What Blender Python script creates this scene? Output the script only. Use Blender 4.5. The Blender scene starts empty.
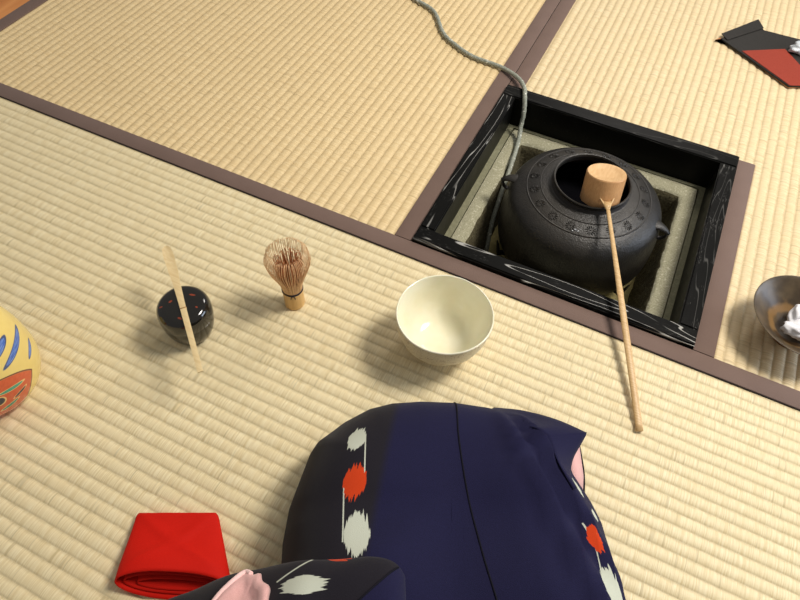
import bpy, bmesh, math, random
from mathutils import Vector, Matrix, noise as mnoise
PI = math.pi
random.seed(7)
scn = bpy.context.scene
COL = scn.collection
scn.view_settings.view_transform = 'Standard'
scn.view_settings.look = 'None'
scn.view_settings.exposure = 0.0
scn.view_settings.gamma = 1.0
scn.view_settings.use_curve_mapping = False

# ------------------------------------------------------------------ node helper
class S:
    """a socket with arithmetic"""
    def __init__(s, nt, sock): s.nt, s.k = nt, sock
    def _m(s, op, *a, clamp=False):
        n = s.nt.nodes.new('ShaderNodeMath'); n.operation = op; n.use_clamp = clamp
        for i, v in enumerate((s,) + a):
            if isinstance(v, S): s.nt.links.new(v.k, n.inputs[i])
            else: n.inputs[i].default_value = v
        return S(s.nt, n.outputs[0])
    def __add__(s, o): return s._m('ADD', o)
    def __radd__(s, o): return s._m('ADD', o)
    def __sub__(s, o): return s._m('SUBTRACT', o)
    def __rsub__(s, o): return (s * -1) + o
    def __mul__(s, o): return s._m('MULTIPLY', o)
    __rmul__ = __mul__
    def __truediv__(s, o): return s._m('DIVIDE', o)
    def abs(s): return s._m('ABSOLUTE')
    def sin(s): return s._m('SINE')
    def frac(s): return s._m('FRACT')
    def floor(s): return s._m('FLOOR')
    def max(s, o): return s._m('MAXIMUM', o)
    def min(s, o): return s._m('MINIMUM', o)
    def pow(s, o): return s._m('POWER', o)
    def sqrt(s): return s._m('SQRT')
    def atan2(s, o): return s._m('ARCTAN2', o)
    def clamp(s): return s._m('ADD', 0.0, clamp=True)
    def step(s, a, b):
        """smoothstep from a to b -> 0..1 (a may be greater than b)"""
        n = s.nt.nodes.new('ShaderNodeMapRange'); n.interpolation_type = 'SMOOTHSTEP'
        s.nt.links.new(s.k, n.inputs[0])
        if a < b:
            n.inputs[1].default_value = a; n.inputs[2].default_value = b
            n.inputs[3].default_value = 0; n.inputs[4].default_value = 1
        else:
            n.inputs[1].default_value = b; n.inputs[2].default_value = a
            n.inputs[3].default_value = 1; n.inputs[4].default_value = 0
        return S(s.nt, n.outputs[0])

class Mat:
    def __init__(m, name, color=(.5, .5, .5), rough=.6, metal=0, spec=.5, coat=0, sheen=0, sub=0):
        m.mat = bpy.data.materials.new(name); m.mat.use_nodes = True
        m.nt = m.mat.node_tree; m.b = m.nt.nodes['Principled BSDF']
        m.b.inputs['Base Color'].default_value = (*color, 1)
        m.b.inputs['Roughness'].default_value = rough
        m.b.inputs['Metallic'].default_value = metal
        m.b.inputs['Specular IOR Level'].default_value = spec
        m.b.inputs['Coat Weight'].default_value = coat
        m.b.inputs['Coat Roughness'].default_value = .05
        m.b.inputs['Sheen Weight'].default_value = sheen
        if sub:
            m.b.inputs['Subsurface Weight'].default_value = sub
            m.b.inputs['Subsurface Scale'].default_value = .004
        tc = m.nt.nodes.new('ShaderNodeTexCoord')
        sp = m.nt.nodes.new('ShaderNodeSeparateXYZ')
        m.nt.links.new(tc.outputs['Object'], sp.inputs[0])
        m.x, m.y, m.z = (S(m.nt, sp.outputs[i]) for i in range(3))
    def noise(m, x, y, z=0., scale=1., detail=2., rough=.5):
        c = m.nt.nodes.new('ShaderNodeCombineXYZ')
        for i, v in enumerate((x, y, z)):
            if isinstance(v, S): m.nt.links.new(v.k, c.inputs[i])
            else: c.inputs[i].default_value = v
        n = m.nt.nodes.new('ShaderNodeTexNoise'); n.inputs['Scale'].default_value = scale
        n.inputs['Detail'].default_value = detail; n.inputs['Roughness'].default_value = rough
        m.nt.links.new(c.outputs[0], n.inputs['Vector'])
        return S(m.nt, n.outputs['Fac'])
    def mix(m, f, a, b):
        n = m.nt.nodes.new('ShaderNodeMix'); n.data_type = 'RGBA'
        for k, v in ((0, f), (6, a), (7, b)):
            if isinstance(v, S): m.nt.links.new(v.k, n.inputs[k])
            elif k == 0: n.inputs[k].default_value = v
            else: n.inputs[k].default_value = (*v, 1)
        return S(m.nt, n.outputs[2])
    def color(m, c): m.nt.links.new(c.k, m.b.inputs['Base Color']); return m
    def rough(m, r): m.nt.links.new(r.k, m.b.inputs['Roughness']); return m
    def bump(m, h, dist=.001, strength=1.):
        n = m.nt.nodes.new('ShaderNodeBump'); n.inputs['Distance'].default_value = dist
        n.inputs['Strength'].default_value = strength
        m.nt.links.new(h.k, n.inputs['Height']); m.nt.links.new(n.outputs[0], m.b.inputs['Normal'])
        return m

def srgb(r, g, b):
    f = lambda c: c / 12.92 if c <= .04045 else ((c + .055) / 1.055) ** 2.4
    return tuple(f(v / 255) for v in (r, g, b))

# ------------------------------------------------------------------ mesh helpers
def link(name, bm, mats, parent=None, smooth=True, autosharp=None):
    me = bpy.data.meshes.new(name); bmesh.ops.recalc_face_normals(bm, faces=bm.faces)
    bm.to_mesh(me); bm.free()
    for p in me.polygons: p.use_smooth = smooth
    if autosharp is not None: me.set_sharp_from_angle(angle=math.radians(autosharp))
    for m in (mats if isinstance(mats, (list, tuple)) else [mats]):
        me.materials.append(m.mat if isinstance(m, Mat) else m)
    o = bpy.data.objects.new(name, me); COL.objects.link(o)
    if parent: o.parent = parent
    return o
def thing(name, label, cat, loc=(0, 0, 0), rotz=0, group=None):
    o = bpy.data.objects.new(name, None); COL.objects.link(o)
    o.empty_display_size = .02
    o.location = loc; o.rotation_euler = (0, 0, rotz); tag(o, label, cat, group); return o
def tag(o, label=None, cat=None, group=None, kind=None):
    if label: o['label'] = label
    if cat: o['category'] = cat
    if group: o['group'] = group
    if kind: o['kind'] = kind
    return o
def add_box(bm, x0, x1, y0, y1, z0, z1, bev=0, seg=2):
    r = bmesh.ops.create_cube(bm, size=1, matrix=Matrix.Translation(((x0+x1)/2, (y0+y1)/2, (z0+z1)/2)) @ Matrix.Diagonal((x1-x0, y1-y0, z1-z0, 1)))
    if bev:
        vs = set(r['verts']); ed = [e for e in bm.edges if e.verts[0] in vs and e.verts[1] in vs]
        bmesh.ops.bevel(bm, geom=ed, offset=bev, segments=seg, affect='EDGES', profile=.5)
def box(name, dims, mat, parent=None, bev=.0015):
    bm = bmesh.new(); add_box(bm, *dims, bev=bev); return link(name, bm, mat, parent, autosharp=35)
def add_lathe(bm, prof, n=64, c=(0, 0, 0), M=None, closed=False):
    rings = []
    for r, z in prof:
        if r < 1e-6:
            rings.append([bm.verts.new((c[0], c[1], c[2] + z))])
        else:
            rings.append([bm.verts.new((c[0] + r*math.cos(2*PI*k/n), c[1] + r*math.sin(2*PI*k/n), c[2] + z)) for k in range(n)])
    pairs = list(zip(rings, rings[1:])) + ([(rings[-1], rings[0])] if closed else [])
    for a, b in pairs:
        for k in range(n):
            k2 = (k+1) % n
            if len(a) == 1 and len(b) == 1: break
            if len(a) == 1: bm.faces.new((a[0], b[k], b[k2]))
            elif len(b) == 1: bm.faces.new((a[k], a[k2], b[0]))
            else: bm.faces.new((a[k], a[k2], b[k2], b[k]))
    if M:
        bmesh.ops.transform(bm, matrix=M, verts=[v for r in rings for v in r])
    return rings
def lathe(name, prof, mat, parent=None, n=96, c=(0, 0, 0), M=None, closed=False, sharp=40):
    bm = bmesh.new(); add_lathe(bm, prof, n, c, M, closed); return link(name, bm, mat, parent, autosharp=sharp)
def spline(pts, n):
    """Catmull-Rom resampling"""
    P = [Vector(p) for p in pts]; P = [2*P[0]-P[1]] + P + [2*P[-1]-P[-2]]; out = []
    for i in range(1, len(P)-2):
        for k in range(n):
            t = k/n; a, b, c, d = P[i-1:i+3]
            out.append(.5*((2*b)+(c-a)*t+(2*a-5*b+4*c-d)*t*t+(3*b-3*c+d-a)*t**3))
    out.append(P[-2]); return out
def add_tube(bm, pts, rad, n=8, flat=1., up=Vector((0, 0, 1)), cap=True, twist=None):
    """tube along pts; rad float or function(t)->(half width, half thickness)"""
    pts = [Vector(p) for p in pts]; rings = []; L = len(pts)
    for i, p in enumerate(pts):
        t = (pts[min(i+1, L-1)] - pts[max(i-1, 0)]).normalized()
        s = t.cross(up)
        if s.length < 1e-4: s = t.cross(Vector((0, 1, 0)))
        s.normalize(); u = s.cross(t)
        r = rad(i/(L-1)) if callable(rad) else rad
        w, h = r if isinstance(r, tuple) else (r, r*flat)
        rings.append([bm.verts.new(p + s*w*math.cos(2*PI*k/n) + u*h*math.sin(2*PI*k/n)) for k in range(n)])
    for a, b in zip(rings, rings[1:]):
        for k in range(n): bm.faces.new((a[k], a[(k+1) % n], b[(k+1) % n], b[k]))
    if cap: bm.faces.new(rings[0]); bm.faces.new(rings[-1])
    return rings
def tube(name, pts, rad, mat, parent=None, n=10, **kw):
    bm = bmesh.new(); add_tube(bm, pts, rad, n, **kw); return link(name, bm, mat, parent, autosharp=60)
def lerp(a, b, t): return a + (b-a)*t
def interp(x, tab):
    if x <= tab[0][0]: return tab[0][1]
    for (a, u), (b, v) in zip(tab, tab[1:]):
        if x <= b:
            t = (x-a)/(b-a); t = t*t*(3-2*t); return lerp(u, v, t)
    return tab[-1][1]
def sm(x, a, b):
    t = max(0, min(1, (x-a)/(b-a))); return t*t*(3-2*t)

# ------------------------------------------------------------------ camera
YAW, TILT, ROLL = 0.39839, 0.61378, 0.05824
CAM = Vector((0.23069, -0.57997, 0.72965))
cd = bpy.data.cameras.new('camera'); co = bpy.data.objects.new('camera', cd); COL.objects.link(co)
cd.sensor_width = 36; cd.lens = 630.53/800*36; cd.clip_start = .01
co.matrix_world = Matrix.Translation(CAM) @ Matrix.Rotation(YAW, 4, 'Z') @ Matrix.Rotation(TILT, 4, 'X') @ Matrix.Rotation(ROLL, 4, 'Z')
scn.camera = co

# ------------------------------------------------------------------ materials
def tatami_mat(name, along, base, dark, gold):
    m = Mat(name, rough=.52, spec=.35)
    u, v = (m.x, m.y) if along == 'x' else (m.y, m.x)
    p = .0155
    row = (v / p).floor()
    fine = m.noise(u*850, v*34, row*3.1, detail=1)
    mid = m.noise(u*170, v*55, row*1.7, detail=2)
    big = m.noise(u*5, v*6, detail=3)
    dashes = m.noise(u*330, v*16, row*7.3, detail=0).step(.70, .80)
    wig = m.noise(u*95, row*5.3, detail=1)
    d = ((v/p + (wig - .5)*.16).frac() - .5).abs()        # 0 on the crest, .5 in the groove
    groove_shade = d.step(.27, .47)  # groove shade painted into the colour, along with the warp yarn's brown
    c = m.mix((fine-.5).abs().step(0, .16)*.0 + fine.step(.25, .75), dark, base)
    c = m.mix(mid.step(.40, .72)*.55, c, gold)
    c = m.mix(big.step(.35, .75)*.35, c, tuple(k*.93 for k in gold))
    c = m.mix(dashes*.42, c, tuple(k*.62 for k in dark))
    c = m.mix(groove_shade*(wig.step(.2, .8)*.35+.18), c, tuple(k*.66 for k in dark))
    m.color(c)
    m.bump(fine*.6 + mid*.5, .0011, .55)
    return m
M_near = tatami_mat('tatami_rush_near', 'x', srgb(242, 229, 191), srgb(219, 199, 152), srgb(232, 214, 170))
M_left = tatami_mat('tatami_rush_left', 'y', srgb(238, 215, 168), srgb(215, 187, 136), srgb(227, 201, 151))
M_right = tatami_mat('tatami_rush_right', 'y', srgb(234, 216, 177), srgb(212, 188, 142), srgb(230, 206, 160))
def cloth_border():
    m = Mat('border_cloth', rough=.8, sheen=.1)
    n = m.noise(m.x*900, m.y*900, 0, detail=1); b = m.noise(m.x*25, m.y*25, 0, detail=2)
    m.color(m.mix(n.step(.3, .7)*.5 + b*.5, srgb(124, 101, 90), srgb(100, 79, 69)))
    m.bump(n, .0004, .5); return m
M_border = cloth_border()
M_foldshadow = Mat('border_fold_shadow', srgb(38, 28, 26), .9)  # near-black colour for the painted fold shadow
m = Mat('wood_floor', rough=.35)
g = m.noise(m.x*30, m.y*4, 0, detail=4)
M_wood = m.color(m.mix(g.step(.3, .7), srgb(214, 146, 84), srgb(188, 118, 62)))
M_sub = Mat('subfloor', srgb(120, 95, 70), .9)
def lacquer_frame(along, g=1., po=.12, sd=0):
    m = Mat('black_lacquered_frame_wood', rough=.36, spec=.07)
    u, v = (m.x, m.y) if along == 'x' else (m.y, m.x)
    w = m.noise(u*3.2, v*34+m.z*30, 3.3+sd if along == 'x' else 11.1+sd, detail=1.5, rough=.4)
    f = ((w*9).frac() - .5).abs()
    line = f.step(.065, .015) * m.noise(u*16, v*50, 1.5, detail=1).step(.30, .50) * m.z.step(.002, .007)  # pale grain on top only; sides left black to paint in their shade
    pore = m.noise(u*160, v*1500, m.z*1500, detail=0).step(.68, .76)*m.noise(u*30, v*40, m.z*40, detail=1).step(.45, .65)
    m.color(m.mix((line*(g*1.25) + pore*po).clamp(), (.005, .005, .0045), (.40, .39, .36)))
    m.rough((line*.2 + .30 + m.noise(u*40, v*300, detail=2)*.15).clamp())
    m.bump(w*-1., .0008, .3); return m
M_lacx, M_lacy, M_lacr, M_lacf = lacquer_frame('x'), lacquer_frame('y', .7, .08), lacquer_frame('y', .12, .22, 2), lacquer_frame('x', .10, .05, 5)
def plaster(name, a, b, c, sc=400):
    m = Mat(name, rough=.95, spec=.2)
    n = m.noise(m.x, m.y, m.z, sc, 3, .6); k = m.noise(m.x, m.y, m.z, 60, 3)
    sp = m.noise(m.x, m.y, m.z, 260, 0).step(.68, .76)
    m.color(m.mix(sp*.6, m.mix(n.step(.3, .7)*.6+k*.4, a, b), c)); m.bump(n + k*.5, .0022, .8); return m
M_plaster = plaster('grey_green_plaster', srgb(190, 186, 160), srgb(146, 143, 116), srgb(216, 212, 188))
M_plwall = plaster('rough_dark_plaster', srgb(112, 106, 80), srgb(52, 44, 32), srgb(140, 134, 104), 300)  # darker, rougher plaster for the pit wall
M_strip = plaster('smooth_olive_plaster', srgb(142, 140, 114), srgb(124, 122, 98), srgb(150, 148, 122), 150)
M_ash = plaster('pale_ash', srgb(176, 164, 112), srgb(150, 138, 92), srgb(186, 176, 126), 150)
def iron(name, a=(.010, .009, .008), b=(.036, .031, .024)):
    m = Mat(name, rough=.5, metal=.1, spec=.6)
    n = m.noise(m.x, m.y, m.z, 520, 2, .6); k = m.noise(m.x, m.y, m.z, 130, 3, .6); w = m.noise(m.x, m.y, m.z, 14, 2)
    m.color(m.mix(w.step(.35, .7)*.7+n*.3, a, b)); m.rough(k*.25+.30)
    m.bump(n*.6 + k*.8, .0016, .55); return m
M_iron = iron('cast_iron')
M_iron2 = Mat('black_iron', (.02, .018, .018), .4, .5)
M_kin = Mat('kettle_inside_iron', (.012, .010, .010), .7)
M_water = Mat('dark_water', (.004, .004, .005), .03, spec=.5)
M_drop = Mat('water_drop', (.35, .36, .38), .04, spec=1.0, coat=1)
def bamboo(name, a, b, ax='z', sc=1., rough=.42):
    m = Mat(name, rough=rough, spec=.4)
    X = [m.x*700*sc, m.y*700*sc, m.z*700*sc]; X['xyz'.index(ax)] = getattr(m, ax)*9*sc
    n = m.noise(*X, detail=2); k = m.noise(m.x*30, m.y*30, m.z*30, detail=2)
    m.color(m.mix((n.step(.3, .7)*.65 + k*.35).clamp(), a, b)); m.bump(n, .0003, .4); return m
M_cup = bamboo('tan_bamboo_cup', srgb(216, 170, 120), srgb(198, 146, 96))
M_cuptop = bamboo('pale_bamboo_node', srgb(226, 188, 138), srgb(210, 166, 114), 'y', .4)
M_handle = bamboo('bamboo_handle', srgb(220, 188, 138), srgb(194, 156, 104), 'x')
M_scoop = bamboo('bamboo_scoop_wood', srgb(232, 210, 162), srgb(214, 186, 134), 'x')
M_whisk = bamboo('whisk_bamboo', srgb(222, 184, 122), srgb(202, 160, 98))
M_tine = Mat('whisk_tine_bamboo', srgb(226, 184, 134), .5)
M_tine2 = Mat('whisk_inner_tine_bamboo', srgb(190, 126, 78), .5)
M_thread = Mat('dark_thread', srgb(34, 30, 40), .8)
def glaze():
    m = Mat('cream_glaze', rough=.16, spec=.5, coat=.4, sub=.05)
    k = m.noise(m.x, m.y, m.z, 30, 3); cr = m.noise(m.x, m.y, m.z, 260, 1)
    return m.color(m.mix(k.step(.3, .75), srgb(246, 242, 218), srgb(238, 232, 202))).bump(k, .001, .2)
M_glaze = glaze()
def relief():
    m = Mat('pale_relief_outside_glaze', rough=.3, spec=.5)
    a = m.y.atan2(m.x)
    w = m.noise(a*5, m.z*75, .5, detail=2.)
    ln = ((w*7).frac()-.5).abs().step(.10, .0)
    m.color(m.mix(ln*.7, srgb(226, 214, 182), srgb(158, 124, 78))); m.bump(ln, .0006, .8); return m
M_relief = relief()
def lacq():
    m = Mat('black_lacquer', (.010, .009, .007), .08, spec=.5, coat=.4)
    # little red-gold oval spots on the lid
    tot = None
    for (x, y, r, e, t) in ((.004, .017, .0042, .35, .3), (-.014, -.004, .0026, .6, 1.2), (-.013, .008, .0018, .6, .3), (-.020, -.016, .0024, .5, .8), (.012, -.019, .0035, .4, .2), (.020, .004, .0018, .7, 0)):
        c, s = math.cos(t), math.sin(t)
        X = (m.x - x)*c + (m.y - y)*s; Y = (m.y - y)*c - (m.x - x)*s
        d = ((X/r).pow(2) + (Y/(r*e)).pow(2)).sqrt().step(1.1, .8)
        tot = d if tot is None else tot.max(d)
    tot = tot * m.z.step(.040, .044)
    m.color(m.mix(tot*.8, (.010, .009, .007), srgb(150, 62, 34))); return m
M_lacq = lacq()
M_lacq2 = Mat('brown_black_lacquer', (.020, .016, .009), .12, spec=.32, coat=0)
def cloth(name, a, b, sc=1400, sheen=.3, rough=.85, bumpd=.0004):
    m = Mat(name, rough=rough, sheen=sheen, spec=.2)
    n = m.noise(m.x, m.y, m.z, sc, 1); k = m.noise(m.x, m.y, m.z, 18, 2)
    m.color(m.mix(n.step(.3, .7)*.5 + k*.5, a, b)); m.bump(n, bumpd, .4); return m
M_red = cloth('red_silk', srgb(214, 26, 6), srgb(192, 16, 3), sheen=0, rough=.75)
M_pink = cloth('pink_silk_lining', srgb(230, 186, 180), srgb(214, 160, 156))
M_pinkedge = cloth('pale_pink_hem', srgb(248, 212, 206), srgb(242, 200, 196))
M_navyedge = cloth('navy_hem', srgb(15, 14, 26), srgb(11, 10, 20), sheen=0)
M_white = cloth('white_linen', srgb(244, 243, 244), srgb(232, 231, 236), sheen=.1)

def motif(m, X, Y, x0, y0, rx, ry, rot=0, jag=.35, seed=0.):
    c, s = math.cos(rot), math.sin(rot)
    A = (X - x0)*c + (Y - y0)*s; B = (Y - y0)*c - (X - x0)*s
    n = m.noise(A*520, seed, B.step(-.001, .001)*3., detail=1.5)-.5
    B2 = B.abs() + n*(jag*ry*5.0) + (A/rx).abs()*(ry*.38)
    d = ((A/rx).abs().pow(4) + (B2.max(0)/(ry*1.12)).pow(2.0))
    return d.step(1.08, .92)
def thin_line(m, X, Y, x0, y0, x1, y1, w=.0006, bow=0):
    L = math.hypot(x1-x0, y1-y0); c, s = (x1-x0)/L, (y1-y0)/L
    A = (X - x0)*c + (Y - y0)*s; B = (Y - y0)*c - (X - x0)*s
    if bow: B = B + ((A/L)*((A/L)*-1+1))*(bow*4)
    return B.abs().step(w*1.5, w*.7) * A.step(-.0005, .0005) * A.step(L+.0005, L-.0005)
def mx(l):
    t = l[0]
    for k in l[1:]: t = t.max(k)
    return t
NAVY, NAVY2 = srgb(31, 30, 62), srgb(24, 23, 48)
DARK, DARK2 = srgb(35, 32, 39), srgb(27, 25, 31)
KW, KO = srgb(190, 194, 178), srgb(196, 62, 24)

# ------------------------------------------------------------------ the floor and its mats
def ribbed(bm, x0, x1, y0, y1, along, p=.0155, depth=.0019, step=.02, seed=0):
    """woven rush face: rounded ribs along one axis, laid at z=0 on its crests"""
    if along == 'x': u0, u1, v0, v1 = x0, x1, y0, y1
    else: u0, u1, v0, v1 = y0, y1, x0, x1
    vs = []; k0 = math.floor(v0/p); k1 = math.ceil(v1/p)
    fr = (0, .07, .2, .38, .62, .8, .93)
    for k in range(k0, k1):
        for f in fr:
            v = (k+f)*p
            if v0 < v < v1: vs.append(v)
    vs = [v0] + vs + [v1]
    nu = max(2, int((u1-u0)/step)); grid = []
    for i in range(nu+1):
        u = lerp(u0, u1, i/nu); row = []
        for j, v in enumerate(vs):
            f = (v/p) % 1.0; z = -depth*(1 - abs(math.sin(PI*f))**.8)
            if j in (0, len(vs)-1): z = -depth
            w = 0 if j in (0, len(vs)-1) else mnoise.noise(Vector((u*40, round(v/p)*3.7, seed)))*.0006
            co_ = (u, v+w, z) if along == 'x' else (v+w, u, z)
            row.append(bm.verts.new(co_))
        grid.append(row)
    for a, b in zip(grid, grid[1:]):
        for j in range(len(vs)-1): bm.faces.new((a[j], a[j+1], b[j+1], b[j]))
    add_box(bm, x0, x1, y0, y1, -.05, -depth-.0006)
W = .0285
def border(x0, x1, y0, y1, parent):
    o = box('border_cloth', (x0, x1, y0, y1, -.004, .0012), M_border, parent, bev=.0009)
    return o
# mat nearest the viewer
t = thing('tatami_mat', 'woven tatami mat in front of the hearth, holding the tea bowl, whisk and red cloth', 'tatami mat', (0, 0, 0))
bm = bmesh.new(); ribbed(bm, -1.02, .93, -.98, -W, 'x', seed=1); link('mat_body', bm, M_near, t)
border(-1.02, .93, -W, -.0008, t)
box('border_fold_shadow', (-1.02, .93, -W-.0012, -W+.0003, -.003, .0004), M_foldshadow, t, bev=0)  # dark strip standing in for the shadow along the border's fold
# upper-left mat
t = thing('tatami_mat', 'darker golden tatami mat left of the sunken hearth, under the grey cord', 'tatami mat', (0, 0, 0))
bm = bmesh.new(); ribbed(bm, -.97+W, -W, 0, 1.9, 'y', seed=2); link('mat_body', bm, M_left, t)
border(-W, -.0006, 0, 1.9, t); border(-.97, -.97+W, 0, 1.9, t)
# right mat, cut around the hearth
HS = .424
t = thing('tatami_mat', 'pale tatami mat behind and right of the hearth, under the black and red case', 'tatami mat', (0, 0, 0))
bm = bmesh.new()
ribbed(bm, W, 1.25, HS, 1.9, 'y', seed=3); ribbed(bm, HS+W, 1.25, 0, HS, 'y', seed=3)
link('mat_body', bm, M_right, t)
border(.0006, W, HS, 1.9, t); border(HS, HS+W, 0, HS, t)
box('floor', (-2.6, 2.2, -2.0, 2.6, -.30, -.28), M_sub, None, bev=0)['kind'] = 'structure'
o = box('trim_1', (-1.9, -.972, -1.2, 2.4, -.05, -.001), M_wood, None); o['kind'] = 'structure'; o['label'] = 'orange wooden floorboard beyond the left mat'

# ------------------------------------------------------------------ sunken hearth
BW = .028
t = thing('hearth_surround', 'black lacquered square wooden hearth frame with pale wood grain', 'hearth frame', (0, 0, 0))
zt, zb = .009, -.052
def bar(dims, mat, axis):
    bm = bmesh.new(); add_box(bm, *dims)
    ed = [e for e in bm.edges if abs(e.verts[0].co.z-zt) < 1e-6 and abs(e.verts[1].co.z-zt) < 1e-6]
    bmesh.ops.bevel(bm, geom=ed, offset=.0022, segments=3, affect='EDGES')
    return link('frame_bar', bm, mat, t, autosharp=35)
e = .0008
bar((e, HS-e, e, BW, zb, zt), M_lacx, 'x'); bar((e, HS-e, HS-BW-.004, HS-e, zb, zt), M_lacf, 'x')
bar((e, BW-.002, BW, HS-BW-.004, zb, zt), M_lacy, 'y'); bar((HS-BW, HS-e, BW, HS-BW-.004, zb, zt), M_lacr, 'y')

t = thing('hearth_box', 'plaster-lined sunken hearth pit under the black frame', 'hearth', (0, 0, 0))
PZ = -.052; H0, H1, G0, G1 = .062, .360, .066, .354     # hole x range, hole y range at the top
def ringbox(bm, o, i, z0, z1):
    (a, b, c, d), (p, q, r, s_) = o, i
    for dd in ((a, b, c, r), (a, b, s_, d), (a, p, r, s_), (q, b, r, s_)):
        add_box(bm, dd[0], dd[1], dd[2], dd[3], z0, z1)
bm = bmesh.new(); ringbox(bm, (.003, .421, .003, .421), (.0365, .3865, .040, .3860), -.30+.02, PZ-.0004); link('box_rim', bm, M_strip, t, smooth=False)
# plaster ledge with rounded, slightly uneven lip + sloping rough wall
def ringloop(bm, x0, x1, y0, y1, z, n=28, amp=0, sd=0, rc=.006):
    pts = []
    cs = [(x0, y0), (x1, y0), (x1, y1), (x0, y1)]
    for k in range(4):
        a, b = cs[k], cs[(k+1) % 4]
        for i in range(n):
            f = i/n; x, y = lerp(a[0], b[0], f), lerp(a[1], b[1], f)
            q = min(f, 1-f); inset = rc*max(0, 1-q*n/3)**2*.5
            cx, cy = (x0+x1)/2, (y0+y1)/2
            nx = mnoise.noise(Vector((x*70, y*70, z*70+sd)))*amp
            d = Vector((cx-x, cy-y)).normalized()
            pts.append(bm.verts.new((x + d.x*(inset+nx), y + d.y*(inset+nx), z + mnoise.noise(Vector((x*60, y*60, sd)))*amp*.5)))
    return pts
def bridge(bm, a, b, mi=0):
    n = len(a)
    for k in range(n):
        f = bm.faces.new((a[k], a[(k+1) % n], b[(k+1) % n], b[k])); f.material_index = mi
bm = bmesh.new()
L = [ringloop(bm, .0380, .3850, .0415, .3845, -.10), ringloop(bm, .0380, .3850, .0415, .3845, PZ-.001),
     ringloop(bm, .045, .378, .049, .377, PZ, amp=.0008, sd=3), ringloop(bm, .056, .366, .060, .361, PZ-.0005, amp=.0012, sd=1), ringloop(bm, H0, H1, G0, G1, PZ-.004, amp=.0022, sd=2)]
for k in range(7):
    f = (k+1)/7; ins = .017*f
    L.append(ringloop(bm, H0+ins, H1-ins, G0+ins, G1-ins, lerp(PZ-.004, -.150, f), amp=.003, sd=5))
for i in range(len(L)-1): bridge(bm, L[i], L[i+1], 0 if i < 4 else 1)
link('plaster_lining', bm, [M_plaster, M_plwall], t, autosharp=70)
bm = bmesh.new(); add_box(bm, .05, .372, .05, .368, -.17, -.149)
link('ash_bed', bm, M_ash, t, smooth=False)

# electric heater with three claws carrying the kettle
KC = Vector((.213, .212, 0))
t = thing('kettle_stand', 'black iron heater stand under the kettle in the hearth pit', 'heater', (KC.x, KC.y, -.1485))
lathe('heater_base', [(0, 0), (.085, 0), (.090, .004), (.090, .020), (.086, .024), (0, .024)], M_iron2, t, n=64)
lathe('support_ring', [(.080, .0240), (.088, .0240), (.088, .0290), (.080, .0290)], M_iron2, t, n=64, closed=True)
for a in (214, 331, 111):
    a = math.radians(a); d = Vector((math.cos(a), math.sin(a), 0)); bm = bmesh.new(); s = Vector((-d.y, d.x, 0))
    prof = [(.080, .024), (.129, .026), (.1330, .060), (.1310, .058), (.124, .030), (.080, .029)]
    va = [bm.verts.new(d*r + s*.004 + Vector((0, 0, z))) for r, z in prof]; vb = [bm.verts.new(d*r - s*.004 + Vector((0, 0, z))) for r, z in prof]
    bm.faces.new(va); bm.faces.new(vb[::-1])
    for k in range(6): bm.faces.new((va[k], va[(k+1) % 6], vb[(k+1) % 6], vb[k]))
    link('claw', bm, M_iron2, t, smooth=False)

# ------------------------------------------------------------------ kettle
t = thing('iron_kettle', 'round black cast-iron kettle with open mouth sitting in the hearth', 'kettle', (KC.x, KC.y, -.119))
zo = .119
kp = [(0, -.118), (.07, -.118), (.104, -.1165), (.1215, -.106), (.1285, -.088), (.1300, -.068), (.1298, -.046), (.1272, -.026), (.1235, -.008), (.1165, .004), (.107, .0115), (.097, .0165), (.088, .0205), (.078, .0235), (.070, .0250), (.0625, .0262), (.0592, .0285), (.0588, .0340), (.0605, .0375), (.0612, .0395), (.0604, .0408), (.0585, .0402), (.0576, .038), (.0574, .0350), (.0640, .0225), (.09, .004), (.112, -.02), (.114, -.07), (.08, -.10), (0, -.105)]
def kr(z):  # outer profile
    pts = kp[5:16]
    for (r0, z0), (r1, z1) in zip(pts, pts[1:]):
        if z0 <= z <= z1: return lerp(r0, r1, (z-z0)/(z1-z0))
    return pts[-1][0]
def kz(r):
    pts = kp[7:16]
    for (r0, z0), (r1, z1) in zip(pts, pts[1:]):
        if r1 <= r <= r0: return lerp(z0, z1, (r-r0)/(r1-r0))
    return 0
out = spline([(r, z, 0) for r, z in kp[:16]], 4); prof = [(max(0, p.x), p.y+zo) for p in out] + [(r, z+zo) for r, z in kp[16:]]
kmain = prof.index(max(prof, key=lambda p: p[1]))
bm = bmesh.new(); add_lathe(bm, prof, 128)
for i, f in enumerate(list(bm.faces)):
    c = f.calc_center_median()
    if i >= (kmain+3)*128: f.material_index = 1
def add_torus(bm, R, z, r, n=128, m=6):
    add_lathe(bm, [(R + r*math.cos(2*PI*k/m), z + r*math.sin(2*PI*k/m)) for k in range(m)], n, closed=True)
add_torus(bm, .0985, kz(.0985)+zo, .0013); add_torus(bm, .0782, kz(.0782)+zo, .0011)
def blob(bm, c, ex, ey, ez, a, b, cc, n=8, m=4):
    """small ellipsoid with axes ex*a, ey*b, ez*cc"""
    top = bm.verts.new(c+ez*cc); bot = bm.verts.new(c-ez*cc); rs = []
    for i in range(1, m):
        th = PI*i/m
        rs.append([bm.verts.new(c + ex*a*math.sin(th)*math.cos(2*PI*k/n) + ey*b*math.sin(th)*math.sin(2*PI*k/n) + ez*cc*math.cos(th)) for k in range(n)])
    for k in range(n):
        bm.faces.new((top, rs[0][k], rs[0][(k+1) % n])); bm.faces.new((bot, rs[-1][(k+1) % n], rs[-1][k]))
        for a_, b_ in zip(rs, rs[1:]): bm.faces.new((a_[k], b_[k], b_[(k+1) % n], a_[(k+1) % n]))
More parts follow.
